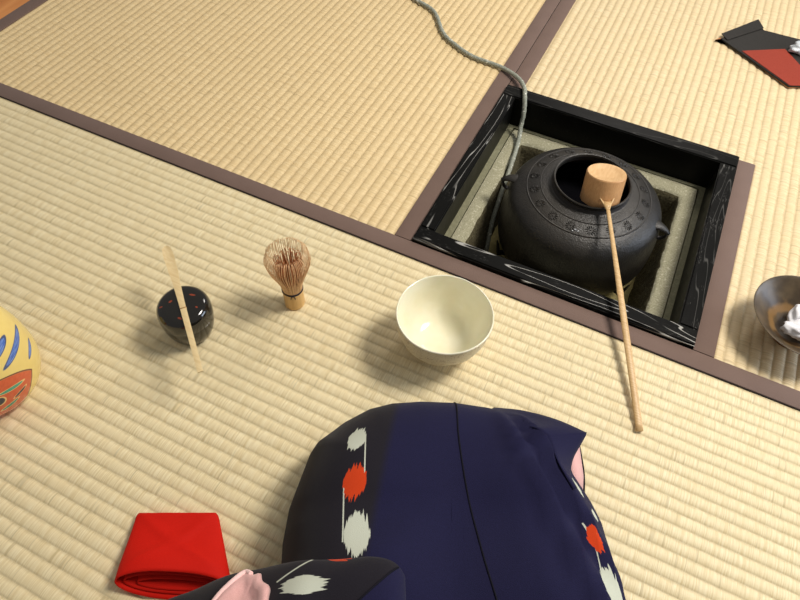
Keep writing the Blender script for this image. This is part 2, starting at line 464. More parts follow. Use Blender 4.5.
for k in range(18):
    a = 2*PI*(k+.35)/18; R = .0885; er = Vector((math.cos(a), math.sin(a), 0)); et = Vector((-er.y, er.x, 0))
    sl = (kz(R+.004)-kz(R-.004))/.008; er3 = (er + Vector((0, 0, sl))).normalized(); nn = et.cross(er3)*-1
    if nn.z < 0: nn = -nn
    c = er*R + Vector((0, 0, kz(R)+zo))
    for j in range(12):
        b = 2*PI*j/12 + k; d = er3*math.cos(b) + et*math.sin(b); q = nn.cross(d)
        blob(bm, c + d*.0054, d, q, nn, .0030, .00080, .0013, 6, 4)
    blob(bm, c, er3, et, nn, .0013, .0013, .0011, 6, 4)
link('kettle_body', bm, [M_iron, M_kin], t, autosharp=50)
lathe('water', [(0, .094), (.111, .094), (.111, .085), (0, .085)], M_water, t, n=64)
for sgn, aa in ((-1, math.radians(186)), (1, math.radians(-3))):
    # lug: small shell-shaped knob with a ring hole below
    d = Vector((math.cos(aa), math.sin(aa), 0)); s = Vector((-d.y, d.x, 0)); up = Vector((0, 0, 1)); bm = bmesh.new()
    tz = (.002, -.004)
    path = [d*.112 + up*(zo+tz[0]), d*.122 + up*(zo+tz[0]-.001), d*.131 + up*(zo+tz[0]-.004), d*.139 + up*(zo+tz[0]-.010)]
    add_tube(bm, spline(path, 4), lambda q: (lerp(.0125, .0038, q**.8), lerp(.0045, .0030, q)), 12)
    path = [d*.1365 + up*(zo-.010), d*.1355 + up*(zo-.017), d*.130 + up*(zo-.022), d*.123 + up*(zo-.023)]
    add_tube(bm, spline(path, 3), lambda q: (lerp(.0036, .0045, q), .0022), 10)
    link('lug', bm, M_iron, t)
bm = bmesh.new()
for (px_, py_, r) in ((.004, -.0925, .0022), (.0085, -.0935, .0016), (.001, -.0955, .0014), (.010, -.0895, .0012)):
    R = math.hypot(px_, py_); blob(bm, Vector((px_, py_, kz(R)+zo+.0004)), Vector((1, 0, 0)), Vector((0, 1, 0)), Vector((0, 0, 1)), r, r*.8, r*.6, 10, 6)
link('water_drops', bm, M_drop, t)['label'] = 'shiny water drops on kettle shoulder'

# ------------------------------------------------------------------ ladle, upside down in the kettle mouth
hA, hB = Vector((.2425, .1730, .0480)), Vector((.3850, -.1530, .0030))
hd = (hB-hA).normalized(); hl = (hB-hA).length
t = thing('water_ladle', 'long-handled bamboo water ladle resting upside down in the kettle mouth', 'ladle', tuple(hA))
hz = Vector((hd.x, hd.y, 0)).normalized(); lean = math.radians(15)
ax = (Vector((0, 0, 1))*math.cos(lean) - hz*math.sin(lean)).normalized()
ctop = Vector((.2285, .2030, .0705)) - hA
side = hz.cross(Vector((0, 0, 1))).normalized(); fy = ax.cross(side)
Mc = Matrix.Translation(ctop) @ Matrix((( side.x, fy.x, ax.x, 0), (side.y, fy.y, ax.y, 0), (side.z, fy.z, ax.z, 0), (0, 0, 0, 1)))
r = .0300
lathe('cup_wall', [(r-.0010, 0.0002), (r-.0003, -.0006), (r, -.002), (r+.0002, -.046), (r-.002, -.046), (r-.003, -.006), (r-.003, -.003)], M_cup, t, n=64, M=Mc)
lathe('cup_end', [(0, -.0012), (.012, -.0011), (.0205, -.0010), (.0218, -.0002), (r-.0012, .0004), (r-.0010, -.0030), (0, -.003)], M_cuptop, t, n=64, M=Mc)
# handle: fork on the cup, thin shank widening to the cut end
def hw(q): return (lerp(.0031, .0047, sm(q, .0, .6)), lerp(.0017, .0023, q))
bm = bmesh.new()
pts = [hA + hd*hl*q - hA for q in [i/40 for i in range(2, 41)]]
pts = [p + Vector((0, 0, .0010*math.sin(PI*i/38))) for i, p in enumerate(pts)]
add_tube(bm, pts, lambda q: (lambda w: (w[0]+(.0006 if abs(q-.42) < .012 else 0), w[1]+(.0005 if abs(q-.42) < .012 else 0)))(hw(q)), 12)
hside = hd.cross(Vector((0, 0, 1))).normalized(); hup = hside.cross(hd)
for s_ in (-1, 1):  # two prongs of the fork
    a = hd*.020; b = hd*.0105 + hside*s_*.0048; c = hd*-.0015 + hside*s_*.0118 + hup*.003
    add_tube(bm, spline([a, b, c], 4), lambda q: (lerp(.0030, .0007, q), lerp(.0018, .0009, q)), 8)
w3 = [hd*.022, hd*.0045 + hside*.0095, hd*.0060, hd*.0045 - hside*.0095]
tri = [[bm.verts.new(p + hup*z) for p in w3] for z in (.0014, -.0012)]
bm.faces.new(tri[0]); bm.faces.new(tri[1][::-1])
for k in range(4): bm.faces.new((tri[0][k], tri[0][(k+1) % 4], tri[1][(k+1) % 4], tri[1][k]))
hobj = link('handle', bm, M_handle, t)

# ------------------------------------------------------------------ tea bowl
t = thing('tea_bowl', 'cream glazed tea bowl on the mat in front of the hearth', 'bowl', (.1107, -.1468, 0))
inn = [(0, .0095), (.018, .0100), (.030, .0125), (.041, .020), (.0495, .033), (.0545, .048), (.0575, .062), (.0590, .0735), (.0597, .0750)]
outp = [(.0606, .0750), (.0611, .0735), (.0603, .062), (.0580, .048), (.0535, .033), (.0455, .018), (.036, .0085), (.030, .0060), (.029, 0), (.025, 0), (.0245, .004), (0, .004)]
def wob(o, amp=.0008):
    for v in o.data.vertices:
        a = math.atan2(v.co.y, v.co.x); k = 1 + amp/.06*math.sin(2*a+.6) + amp*.6/.06*math.sin(3*a+2)
        v.co.x *= k; v.co.y *= k; v.co.z += .0006*math.sin(2*a+1)*(v.co.z/.075)
wob(lathe('bowl_inside', [(p.x if p.x > 1e-5 else 0, p.y) for p in spline([(r, z, 0) for r, z in inn], 4)] + [(.0606, .0750), (.0611, .0735)], M_glaze, t, sharp=80))
wob(lathe('bowl_outside', [(r, z) for r, z in outp[1:]], M_relief, t, sharp=50))

# ------------------------------------------------------------------ tea whisk
t = thing('tea_whisk', 'bamboo tea whisk standing on its handle left of the tea bowl', 'whisk', (-.0985, -.1765, 0))
lathe('handle', [(0, 0), (.0132, 0), (.0141, .001), (.0139, .012), (.0141, .032), (.0134, .036), (0, .036)], M_whisk, t, n=48)
bm = bmesh.new()
for z in (.0335, .0350): add_torus(bm, .0141, z, .0007, 48, 6)
kn = Vector((.0142*math.cos(-1.0), .0142*math.sin(-1.0), .034)); nd = Vector((math.cos(-1.0), math.sin(-1.0), 0)); ns = Vector((-nd.y, nd.x, 0))
blob(bm, kn, ns, Vector((0, 0, 1)), nd, .002, .0016, .0012, 8, 5)
for s_ in (-1, 1): add_tube(bm, [kn, kn + ns*s_*.0022 + Vector((0, 0, -.003)), kn + ns*s_*.003 + Vector((0, 0, -.0065)) + nd*.0005], .0006, 6)
link('thread_tie', bm, M_thread, t)
bm = bmesh.new()
NT = 76
for k in range(NT):
    a = 2*PI*(k + random.uniform(-.2, .2))/NT; d = Vector((math.cos(a), math.sin(a), 0)); j = random.uniform(-1, 1)
    pr = [(.0132, .033), (.0150, .046), (.0190, .060), (.0240, .074), (.0280, .087), (.0292+.0010*j, .097), (.0278+.0012*j, .105), (.0240+.0012*j, .1105), (.0205+.0015*j, .1110)]
    tw = random.uniform(-.03, .03)
    pts = spline([Vector((math.cos(a+tw*i/8)*r_, math.sin(a+tw*i/8)*r_, z_)) for i, (r_, z_) in enumerate(pr)], 2)
    s = Vector((-d.y, d.x, 0))
    add_tube(bm, pts, lambda q: (lerp(.00060, .00032, q), lerp(.0004, .00025, q)), 5, up=d)
tag(link('outer_tines', bm, M_tine, t), 'thin outer tines curling inwards at the tips', kind='stuff')
bm = bmesh.new()
for k in range(84):
    a = 2*PI*(k + random.uniform(-.3, .3))/84; j = random.uniform(.35, 1.0)
    pr = [(.0115, .033), (.0118, .050), (.0060+.0095*j, .066), (.0040+.0150*j, .082), (.0020+.0185*j, .094), (.0010+.0165*j, .101*random.uniform(.94, 1.02))]
    tw = random.uniform(.0, .35)
    pts = spline([Vector((math.cos(a+tw*i/5)*r_, math.sin(a+tw*i/5)*r_, z_)) for i, (r_, z_) in enumerate(pr)], 2)
    add_tube(bm, pts, lambda q: (lerp(.0007, .00045, q), lerp(.0005, .0004, q)), 5, up=Vector((math.cos(a), math.sin(a), 0)))
tag(link('inner_tines', bm, M_tine2, t), 'darker inner tines bunched towards the middle', kind='stuff')

# ------------------------------------------------------------------ tea caddy and scoop
NC = Vector((-.1950, -.2790, 0))
t = thing('tea_caddy', 'small black lacquered tea caddy with rounded lid under the bamboo scoop', 'tea caddy', tuple(NC))
lathe('caddy_body', [(0, 0), (.0215, 0), (.0235, .0015), (.0285, .012), (.0315, .022), (.0333, .034), (.0338, .0405), (.0330, .0410), (0, .0410)], M_lacq2, t)
lathe('caddy_lid', [(.0330, .0412), (.0340, .0412), (.0343, .0450), (.0341, .0530), (.0328, .0590), (.0300, .0632), (.0262, .0652), (.0215, .0660), (.012, .0664), (0, .0665)], M_lacq, t, sharp=60)
# scoop: thin bamboo strip lying on the lid, tip curved up
sa, sb = Vector((-.2590, -.2210, .0775)), Vector((-.1150, -.3495, .0690))
t = thing('tea_scoop', 'slender bamboo tea scoop lying across the black tea caddy lid', 'scoop', (NC.x, NC.y, .0690))
bas = Vector((NC.x, NC.y, .0690)); sd = (sb-sa); sd.z = 0; sl_ = sd.length; sd.normalize(); ss = Vector((-sd.y, sd.x, 0))
bm = bmesh.new(); n = 60; rows = []
for i in range(n+1):
    q = i/n; c = sa + (sb-sa)*q; c.z = .0684 + .0135*max(0, 1-q/.20)**1.7 + .0012*math.sin(PI*min(1, max(0, (q-.1)/.9)))
    w = interp(q, [(0, .0034), (.02, .0058), (.06, .0068), (.15, .0062), (.30, .0045), (.50, .0037), (1, .0033)])
    if q == 0: w = .0016
    th = .0016 + (.0008 if abs(q-.50) < .012 else 0); cup = .0014*max(0, 1-q/.3); w += .0004 if abs(q-.5) < .012 else 0
    row = []
    for (k, zz) in ((-1, 0), (-.5, 0), (0, 0), (.5, 0), (1, 0), (1, -1), (.5, -1), (0, -1), (-.5, -1), (-1, -1)):
        row.append(bm.verts.new(c - bas + ss*w*k + Vector((0, 0, zz*th + cup*k*k + (0 if abs(k) < 1 else -.0003)))))
    rows.append(row)
for a, b in zip(rows, rows[1:]):
    for k in range(10): bm.faces.new((a[k], a[(k+1) % 10], b[(k+1) % 10], b[k]))
bm.faces.new(rows[0]); bm.faces.new(rows[-1])
link('scoop_blade', bm, M_scoop, t, autosharp=50)
bm = bmesh.new(); c = sa + (sb-sa)*.5; c.z = .0684+.0014
add_tube(bm, [c - bas - ss*.0042, c - bas + ss*.0042], .0006, 6)
link('bamboo_node', bm, bamboo('brown_node', srgb(170, 128, 76), srgb(150, 108, 62)), t)['label'] = 'brown ridge at the middle'

# ------------------------------------------------------------------ yellow water jar
def jar_mat():
    m = Mat('yellow_painted_glaze', rough=.22, spec=.5, coat=.4)
    a = m.y.atan2(m.x)       # angle round the jar
    z = m.z; X = a*.062      # arc length, m
    n = m.noise(X*60, z*60, 0, detail=2)
    base = m.mix(n, srgb(234, 210, 128), srgb(224, 194, 106))
    def ell(x0, z0, rx, rz, rot, soft=.15):
        c, s = math.cos(rot), math.sin(rot)
        A = (X-x0)*c + (z-z0)*s; B = (z-z0)*c - (X-x0)*s
        return ((A/rx).pow(2) + (B/rz).pow(2)).sqrt()
    c = base
    # blue brush strokes, dark outlined, all the way round
    for k in range(-2, 1):
        for (dx, dz, rx, rz, rot) in ((.013, .106, .0200, .0050, .10), (.030, .0890, .0270, .0044, .12), (.042, .064, .0120, .0032, .28)):
            if k and dz < .07: continue
            x0 = k*.078 + dx
            d = ell(x0, dz, rx, rz, rot)
            st = m.noise(X*90, z*900, 0, detail=1)
            c = m.mix(d.step(1.14, 1.03), c, srgb(70, 84, 120))
            c = m.mix(d.step(.92, .80), c, m.mix(st.step(.3, .7), srgb(58, 92, 172), srgb(112, 142, 200)))
    # red petal-shaped panels with teal and black leaves below
    for k in range(-1, 1):
        x0 = k*.131 + .010
        r1 = ((X-(x0-.045)).pow(2) + (z-.020).pow(2)).sqrt()
        lo = z - (X-(x0-.020))*1.35 + ((X-x0).abs()*.0)
        rr_ = r1/.0640
        inside = rr_.step(1.0, .985) * lo.step(.004, .0055)
        rim_ = (rr_.step(1.03, 1.015) * lo.step(.001, .0025) - inside).max(0)
        red = m.mix(m.noise(X*220, z*220, 0, detail=2), srgb(214, 100, 56), srgb(194, 72, 38))
        c = m.mix(rim_, c, srgb(110, 60, 46)); c = m.mix(inside, c, red)
        for (dx, dz, rx, rz, rot, col) in ((-.016, .056, .0150, .0026, -.35, (70, 150, 120)), (-.034, .050, .0070, .0070, .3, (40, 46, 60)), (-.012, .040, .0090, .0022, .1, (74, 52, 56)), (-.028, .032, .0110, .0028, .15, (70, 140, 110)), (-.050, .040, .012, .003, .4, (60, 44, 44))):
            e_ = ell(x0+dx, dz, rx, rz, rot)
            c = m.mix(e_.step(1.22, 1.07)*inside, c, srgb(232, 190, 120)); c = m.mix(e_.step(.98, .85)*inside, c, srgb(*col))
    return m.color(c)
t = thing('water_jar', 'yellow ceramic water jar painted with blue strokes and red panels, cut by left edge', 'jar', (-.3685, -.4540, 0))
R, H = .0670, .124; jp = [(0, 0), (R*.58, 0), (R*.62, .003)]
for k in range(1, 13):
    z = H*k/12*.97; zm = H*.42
    r = (R*.60 + R*.40*math.sqrt(max(0, 1-((zm-z)/zm)**2))) if z < zm else (R*.70 + R*.30*math.sqrt(max(0, 1-((z-zm)/(H-zm))**2)))
    jp.append((r, z))
jp += [(R*.72, H-.001), (R*.71, H), (R*.67, H), (R*.66, H-.004), (R*.70, H-.03), (R*.8, .05), (R*.6, .006), (0, .006)]
lathe('jar_body', jp, jar_mat(), t)
lathe('jar_lid', [(0, H-.004), (R*.64, H-.004), (R*.65, H-.001), (R*.60, H+.002), (R*.3, H+.005), (.012, H+.006), (.009, H+.010), (.011, H+.016), (.006, H+.019), (0, H+.019)], Mat('lid_yellow_glaze', srgb(236, 196, 84), .25, coat=.4), t)

# ------------------------------------------------------------------ red silk cloth, folded
t = thing('folded_silk_cloth', 'red folded silk cloth on the mat beside the kimono sleeve', 'cloth', (-.045, -.515, 0))
b0 = Vector((-.045, -.515, 0))
BL, BR, TL, TR = Vector((-.100, -.562, 0)), Vector((.014, -.531, 0)), Vector((-.106, -.505, 0)), Vector((-.027, -.466, 0))
BL, BR = Vector((-.0735, -.5745, 0)), Vector((.0390, -.5260, 0)); TL, TR = Vector((-.1035, -.5060, 0)), Vector((-.0235, -.4665, 0))
def silk(name, f0, f1, hh0, hh1, wsc, z0, th, sag=0, cut=.14):
    """flattened cloth tube from the closed back fold to the open front"""
    bm = bmesh.new(); NS, NC_ = 26, 64; grid = []
    for i in range(NS+1):
        s0 = lerp(f0, f1, (i/NS)**1.3); row = []
        for k in range(NC_):
            a = 2*PI*k/NC_; ca, sa_ = math.cos(a), math.sin(a)
            s = s0 - sa_*cut*sm(s0, .4, 1)*(1-.25*ca*ca)
            A = TL.lerp(BL, s); B = TR.lerp(BR, s); mid = (A+B)/2; h = (B-A)/2*wsc*(1-(.05*(1-min(1, s0/.07))**2 if f0 == 0 else 0))
            hh = lerp(hh0, hh1, sm(s0, 0, 1))
            x = math.copysign(abs(ca)**.75, ca); z = math.copysign(abs(sa_)**.8, sa_)
            back = math.sqrt(max(0, 1-(1-min(1, s0/.05))**2)) if f0 == 0 else 1
            zz = z0 + hh/2 + hh/2*z*back
            if z > 0:
                q = (x, (s0-.45)*2.1); zz += .0035*max(0, 1-abs(abs(q[0])-abs(q[1]))/.22)*max(0, 1-abs(q[0]))*z
                zz -= sag*z*math.exp(-((x-.35)/.4)**2)*s0
            p = mid + h*x - b0
            row.append(bm.verts.new((p.x, p.y, zz)))
        grid.append(row)
    for a, b in zip(grid, grid[1:]):
        for k in range(NC_): bm.faces.new((a[k], a[(k+1) % NC_], b[(k+1) % NC_], b[k]))
    if f0 == 0: bm.faces.new(grid[0])
    o = link(name, bm, M_red, t); md = o.modifiers.new('s', 'SOLIDIFY'); md.thickness = th; md.offset = -1; return o
silk('outer_fold', 0, 1, .012, .032, 1.0, .0008, .0013, .002)
silk('inner_fold', .15, .97, .004, .019, .88, .0035, .0012, .003, .10)
silk('middle_fold', .3, .97, .002, .009, .66, .0055, .001, 0, .06)

# ------------------------------------------------------------------ black and red folded case at the top right
t = thing('folding_case', 'black and red folded paper case on the right mat near the top corner', 'case', (.40, .78, 0))
b0 = Vector((.40, .78, 0))
def slab(name, pts, z0, z1, mat, parent, bev=.0006, org=b0):
    bm = bmesh.new(); zz = (lambda z, i: z[i] if isinstance(z, (list, tuple)) else z)
    a = [bm.verts.new((x-org.x, y-org.y, zz(z0, i))) for i, (x, y) in enumerate(pts)]; b = [bm.verts.new((x-org.x, y-org.y, zz(z1, i))) for i, (x, y) in enumerate(pts)]
    bm.faces.new(b); bm.faces.new(a[::-1]); n = len(pts)
    for k in range(n): bm.faces.new((a[k], a[(k+1) % n], b[(k+1) % n], b[k]))
    if bev: bmesh.ops.bevel(bm, geom=list(bm.edges), offset=bev, segments=2, affect='EDGES')
    return link(name, bm, mat, parent, smooth=False)
M_black = Mat('black_paper', rough=.5, spec=.2)
_n = M_black.noise(M_black.x, M_black.y, M_black.z, 700, 2); M_black.color(M_black.mix(_n.step(.35, .75), (.014, .013, .011), (.034, .030, .026)))
M_redpaper = cloth('vermilion_paper', srgb(156, 62, 44), srgb(140, 50, 34), sc=500, sheen=0, rough=.6)
M_brownpaper = Mat('brown_paper', srgb(172, 116, 68), .7)
slab('back_leaf', [(.3265, .770), (.334, .785), (.345, .778), (.480, .676), (.60, .74), (.56, .84), (.47, .845), (.40, .845)], .0015, .0030, M_brownpaper, t, bev=0)
slab('case_body', [(.336, .776), (.345, .790), (.402, .866), (.412, .851), (.485, .853), (.62, .853), (.62, .74), (.500, .686), (.4795, .676)], .0030, .0060, M_black, t)
slab('end_flap', [(.334, .7905), (.349, .7745), (.411, .857), (.396, .885)], [.0073, .0062, .0062, .0073], [.0085, .0075, .0075, .0085], M_black, t, bev=.0004)
slab('red_panel', [(.381, .751), (.4595, .801), (.494, .755), (.56, .742), (.502, .688), (.481, .678)], .0060, .0068, M_redpaper, t, bev=.0003)
# pale crumpled wad on the case
def wad(name, c, rx, ry, rz, mat, seed, amp=.25, parent=None, n=28, freq=1.6):
    bm = bmesh.new(); bmesh.ops.create_icosphere(bm, subdivisions=4, radius=1)
    for v in bm.verts:
        d = v.co.normalized(); q = 1 + amp*mnoise.noise(d*freq + Vector((seed, 0, 0)))*1.6 - amp*abs(mnoise.noise(d*freq*2.2 + Vector((0, seed, 0))))*1.1
        v.co = Vector((d.x*rx*q, d.y*ry*q, d.z*rz*q)); 
        if v.co.z < -rz*.55: v.co.z = -rz*.55
    o = link(name, bm, mat, parent, autosharp=180); o.location = c; return o
M_silver = Mat('pale_silvery_paper', srgb(205, 212, 216), .38, spec=.6)
o = wad('paper_packet', (.4935, .8090, .0068+.55*.012), .031, .018, .012, M_silver, 4.2, .22)
o.rotation_euler = (0, 0, .5)
tag(o, 'small pale silvery crumpled packet lying on the black case at the right edge', 'packet')

# ------------------------------------------------------------------ brown glazed dish with a white cloth in it
DC = Vector((.5395, .0855, 0))
M_dish = Mat('brown_iron_glaze', rough=.34, spec=.3, coat=.05)
_m = M_dish; _r = (_m.x.pow(2)+_m.y.pow(2)).sqrt(); _s = _m.noise(_m.x, _m.y, _m.z, 45, 3); _w = ((_r + _s*.022)*1.0)
M_dish.color(_m.mix(_w.step(.034, .040)*_w.step(.054, .046)*.8, _m.mix(_s.step(.3, .7), srgb(92, 78, 58), srgb(66, 55, 42)), srgb(140, 108, 66)))
M_dishout = Mat('amber_outside_glaze', srgb(120, 76, 38), .3, coat=.3)
t = thing('serving_dish', 'wide brown glazed dish on a low foot at the right edge', 'dish', tuple(DC))
lathe('dish_inside', [(0, .0125), (.012, .0125), (.022, .0150), (.035, .0225), (.050, .0345), (.062, .0445), (.0665, .0480), (.0674, .0483), (.0679, .0476)], M_dish, t, sharp=80)
lathe('dish_outside', [(.0679, .0476), (.0672, .0466), (.060, .0395), (.048, .0285), (.034, .0170), (.025, .0110), (.0235, .0050), (.0240, 0), (.0205, 0), (.020, .004), (0, .0045)], M_dishout, t)
bm = bmesh.new()
# folded linen: several soft crumpled folds heaped together
cl = Vector((.5490, .0800, .0185))
def fold(bm, c, rx, ry, rz, rot, seed):
    tmp = bmesh.new(); bmesh.ops.create_icosphere(tmp, subdivisions=4, radius=1); R_ = Matrix.Rotation(rot, 3, 'Z')
    mp = {}
    for v in tmp.verts:
        d = v.co.normalized(); rg = abs(mnoise.noise(d*1.3 + Vector((seed, 1, 2)))); q = 1 - .50*rg + .05*mnoise.noise(d*3 + Vector((seed, 0, 0)))
        p = R_ @ Vector((d.x*rx*q, d.y*ry*q, d.z*rz*q)); mp[v] = bm.verts.new(p + c)
    for f in tmp.faces: bm.faces.new([mp[v] for v in f.verts])
    tmp.free()
fold(bm, Vector((0, 0, .013)), .030, .022, .013, .5, 1.)
fold(bm, Vector((-.012, .014, .018)), .024, .014, .012, 1.2, 3.)
fold(bm, Vector((-.010, -.014, .018)), .026, .013, .011, .1, 7.)
fold(bm, Vector((.012, .002, .024)), .026, .018, .010, .3, 5.)
o = link('linen_cloth', bm, M_white); o.location = cl
tag(o, 'crumpled white linen cloth lying in the brown dish', 'cloth')

# ------------------------------------------------------------------ grey braided cord
M_cord = Mat('grey_braided_cord', rough=.7, spec=.3)
_m = M_cord; n1 = _m.noise(_m.x, _m.y, _m.z, 420, 1); n2 = _m.noise(_m.x, _m.y, _m.z, 160, 2)
M_cord.color(_m.mix(n2.step(.60, .70), _m.mix(n1.step(.3, .7), srgb(136, 140, 126), srgb(166, 169, 156)), srgb(226, 226, 214))); M_cord.bump(n1, .001, .6)
cp = [(-.330, .640, .0047), (-.2727, .6078, .0047), (-.2206, .5843, .0047), (-.1738, .5233, .0047), (-.1365, .4966, .0047), (-.0901, .4765, .0047), (-.0316, .4699, .0055), (.0088, .4481, .0105), (.032, .4205, .0140), (.0430, .3930, .0140), (.0505, .3790, -.006), (.053, .3690, -.030), (.0600, .3400, -.0465), (.0690, .2763, -.0480), (.0730, .2270, -.070), (.0765, .1870, -.102), (.0840, .1559, -.1440)]
sp = spline(cp, 10); bm = bmesh.new(); NCc = 12; rr = .0040; Lc = 0
rings = []
for i, p in enumerate(sp):
    tt = (sp[min(i+1, len(sp)-1)] - sp[max(i-1, 0)]).normalized(); s = tt.cross(Vector((0, 0, 1))); s = (s if s.length > .1 else tt.cross(Vector((1, 0, 0)))).normalized(); u = s.cross(tt)
    if i: Lc += (sp[i]-sp[i-1]).length
    ring = []
    for k in range(NCc):
        a = 2*PI*k/NCc; q = rr*(1 + .10*math.sin(3*a + Lc*520))
        ring.append(bm.verts.new(p + s*q*math.cos(a) + u*q*math.sin(a)))
    rings.append(ring)
for a, b in zip(rings, rings[1:]):
    for k in range(NCc): bm.faces.new((a[k], a[(k+1) % NCc], b[(k+1) % NCc], b[k]))
bm.faces.new(rings[0]); bm.faces.new(rings[-1])
o = link('braided_cord', bm, M_cord); tag(o, 'grey braided cord running over the left mat into the hearth', 'cord')

# ------------------------------------------------------------------ kneeling person in a navy kimono (lap and left sleeve)
person = thing('person', 'kneeling person in navy kimono with white and orange motifs, lap and sleeve in view', 'person', (CAM.x, CAM.y, 0), YAW)
CT = [(-.10, -.28), (-.125, -.15), (-.120, -.0), (-.110, .10), (-.108, .138), (-.111, .168), (-.110, .200), (-.103, .233), (-.096, .266), (-.090, .279), (-.062, .306), (-.034, .326), (-.005, .337), (.030, .342), (.073, .343), (.110, .339), (.150, .329), (.186, .312), (.202, .300), (.207, .288), (.207, .272), (.210, .250), (.224, .220), (.233, .196), (.237, .166), (.240, .128), (.247, .05), (.250, -.05), (.240, -.18), (.200, -.28), (.07, -.315)]
ctp = [Vector(p).to_3d() for p in CT]; n_ = len(ctp); loop = []
for i in range(n_):
    a, b, c, d = ctp[i-1], ctp[i], ctp[(i+1) % n_], ctp[(i+2) % n_]
    m_ = 8
    for k in range(m_):
        q = k/m_; loop.append(.5*((2*b)+(c-a)*q+(2*a-5*b+4*c-d)*q*q+(3*b-3*c+d-a)*q**3))
def seg_d(p, a, b):
    ab = b-a; q = max(0, min(1, (p-a).dot(ab)/ab.length_squared)); return (p-a-ab*q).length
def edge_d(p): return min(seg_d(p, ctp[i], ctp[(i+1) % n_]) for i in range(n_))
def Hh(x, v):
    h = interp(v, [(-.32, .20), (-.15, .215), (0, .19), (.10, .158), (.20, .130), (.30, .110), (.34, .100)])
    h -= .010*math.exp(-((x-.065)/.045)**2)*sm(v, .33, .15)
    return h
def ridge(x, v, x0, v0, x1, v1, w, amp):
    a, b = Vector((x0, v0, 0)), Vector((x1, v1, 0)); p = Vector((x, v, 0)); ab = b-a
    q = (p-a).dot(ab)/ab.length_squared
    d = (p - a - ab*q).dot(Vector((-ab.y, ab.x, 0)).normalized())
    return amp*math.exp(-(d/w)**2)*sm(q, -.15, .2)*sm(q, 1.2, .9)
def lap_z(x, v, d=None):
    if d is None: d = edge_d(Vector((x, v, 0)))
    D = .085; q = min(1, d/D)
    z = Hh(x, v)*(1-(1-q)**2.6)**.52
    k = sm(d, .0, .03)
    z += k*(ridge(x, v, .118, .300, .195, .090, .008, .013) + ridge(x, v, .142, .305, .214, .130, .007, .013) - ridge(x, v, .131, .300, .204, .110, .007, .010)
         + ridge(x, v, .170, .300, .222, .190, .005, .004) + ridge(x, v, .060, .200, -.01, .13, .014, .004) + ridge(x, v, .11, .25, .16, .06, .010, .004)
         + .002*mnoise.noise(Vector((x*14, v*14, 0))))
    return z
bm = bmesh.new(); rings = []
fr = [0, .012, .03, .06, .10, .14, .19, .25, .31, .38, .45, .53, .61, .70, .80, .90, .97]
lv = [Vector((.066, max(-.20, min(.20, p.y)), 0)) for p in loop]
rings.append([bm.verts.new((p.x, p.y, .001)) for p in loop])
for f in fr[1:]:
    r_ = []
    for p, c in zip(loop, lv):
        q = p.lerp(c, f); r_.append(bm.verts.new((q.x, q.y, lap_z(q.x, q.y))))
    rings.append(r_)
for a, b in zip(rings, rings[1:]): bridge(bm, a, b)
n = len(loop); last = rings[-1]
bm.faces.new(last); bm.faces.new(rings[0][::-1])
M_kim = Mat('navy_kimono_cloth', rough=.9, sheen=.06, spec=.12)
m = M_kim
wv = m.noise(m.x*1600, m.y*1600, m.z*1600, detail=0); bl = m.noise(m.x*10, m.y*10, m.z*10, detail=2)
base = m.mix(wv.step(.3, .7)*.6+bl*.4, NAVY, NAVY2)
panel = (m.x + m.y*-.12 + .033).step(.006, -.006)            # dark patterned panel over the left thigh
base = m.mix(panel, base, m.mix(wv, DARK, DARK2))
mt = mx([motif(m, m.x, m.y, -.036, .256, .0095, .014, -.25, seed=1.), motif(m, m.x, m.y, -.0265, .154, .0125, .020, .05, seed=2.),
         motif(m, m.x, m.y, .191, .222, .0045, .010, .35, seed=4.), motif(m, m.x, m.y, .203, .119, .010, .020, .25, seed=5.), motif(m, m.x, m.y, .206, .196, .003, .006, .3, seed=9.),
         thin_line(m, m.x, m.y, -.0275, .262, -.0245, .212), thin_line(m, m.x, m.y, -.0440, .205, -.0385, .145),
         thin_line(m, m.x, m.y, .185, .180, .196, .120, bow=-.004)])
mo = mx([motif(m, m.x, m.y, -.0335, .206, .0115, .0165, -.15, seed=3.), motif(m, m.x, m.y, .194, .165, .0065, .0115, .3, seed=6.)])
m.color(m.mix(mo, m.mix(mt, base, KW), KO)); m.bump(wv, .0005, .4)
link('kimono_skirt', bm, M_kim, person)
# raised edge of the overlapping front panel
ed = spline([(.071, .3425, 0), (.0700, .318, 0), (.0690, .290, 0), (.0695, .262, 0), (.0745, .215, 0), (.0835, .165, 0), (.0900, .13, 0), (.1000, .09, 0), (.115, .03, 0)], 8)
tube('panel_edge', [(p.x, p.y, lap_z(p.x, p.y)+.0001) for p in ed], .0009, M_navyedge, person, 8)
# pink lining showing in the notch at the right knee
bm = bmesh.new(); pts = [(.196, .296, .050), (.2200, .3000, .034), (.2270, .268, .014), (.2240, .243, .010), (.200, .250, .040)]
def sheet(bm, pts, th):
    a = [bm.verts.new(p) for p in pts]; b = [bm.verts.new((p[0], p[1], p[2]-th)) for p in pts]; n = len(pts)
    bm.faces.new(a); bm.faces.new(b[::-1])
    for k in range(n): bm.faces.new((a[k], a[(k+1) % n], b[(k+1) % n], b[k]))
sheet(bm, pts, .0015); link('kimono_lining', bm, M_pink, person)
tube('lining_hem', spline([(.2200, .3010, .033), (.2275, .270, .014), (.2250, .240, .008)], 6), .0012, M_navyedge, person, 8)

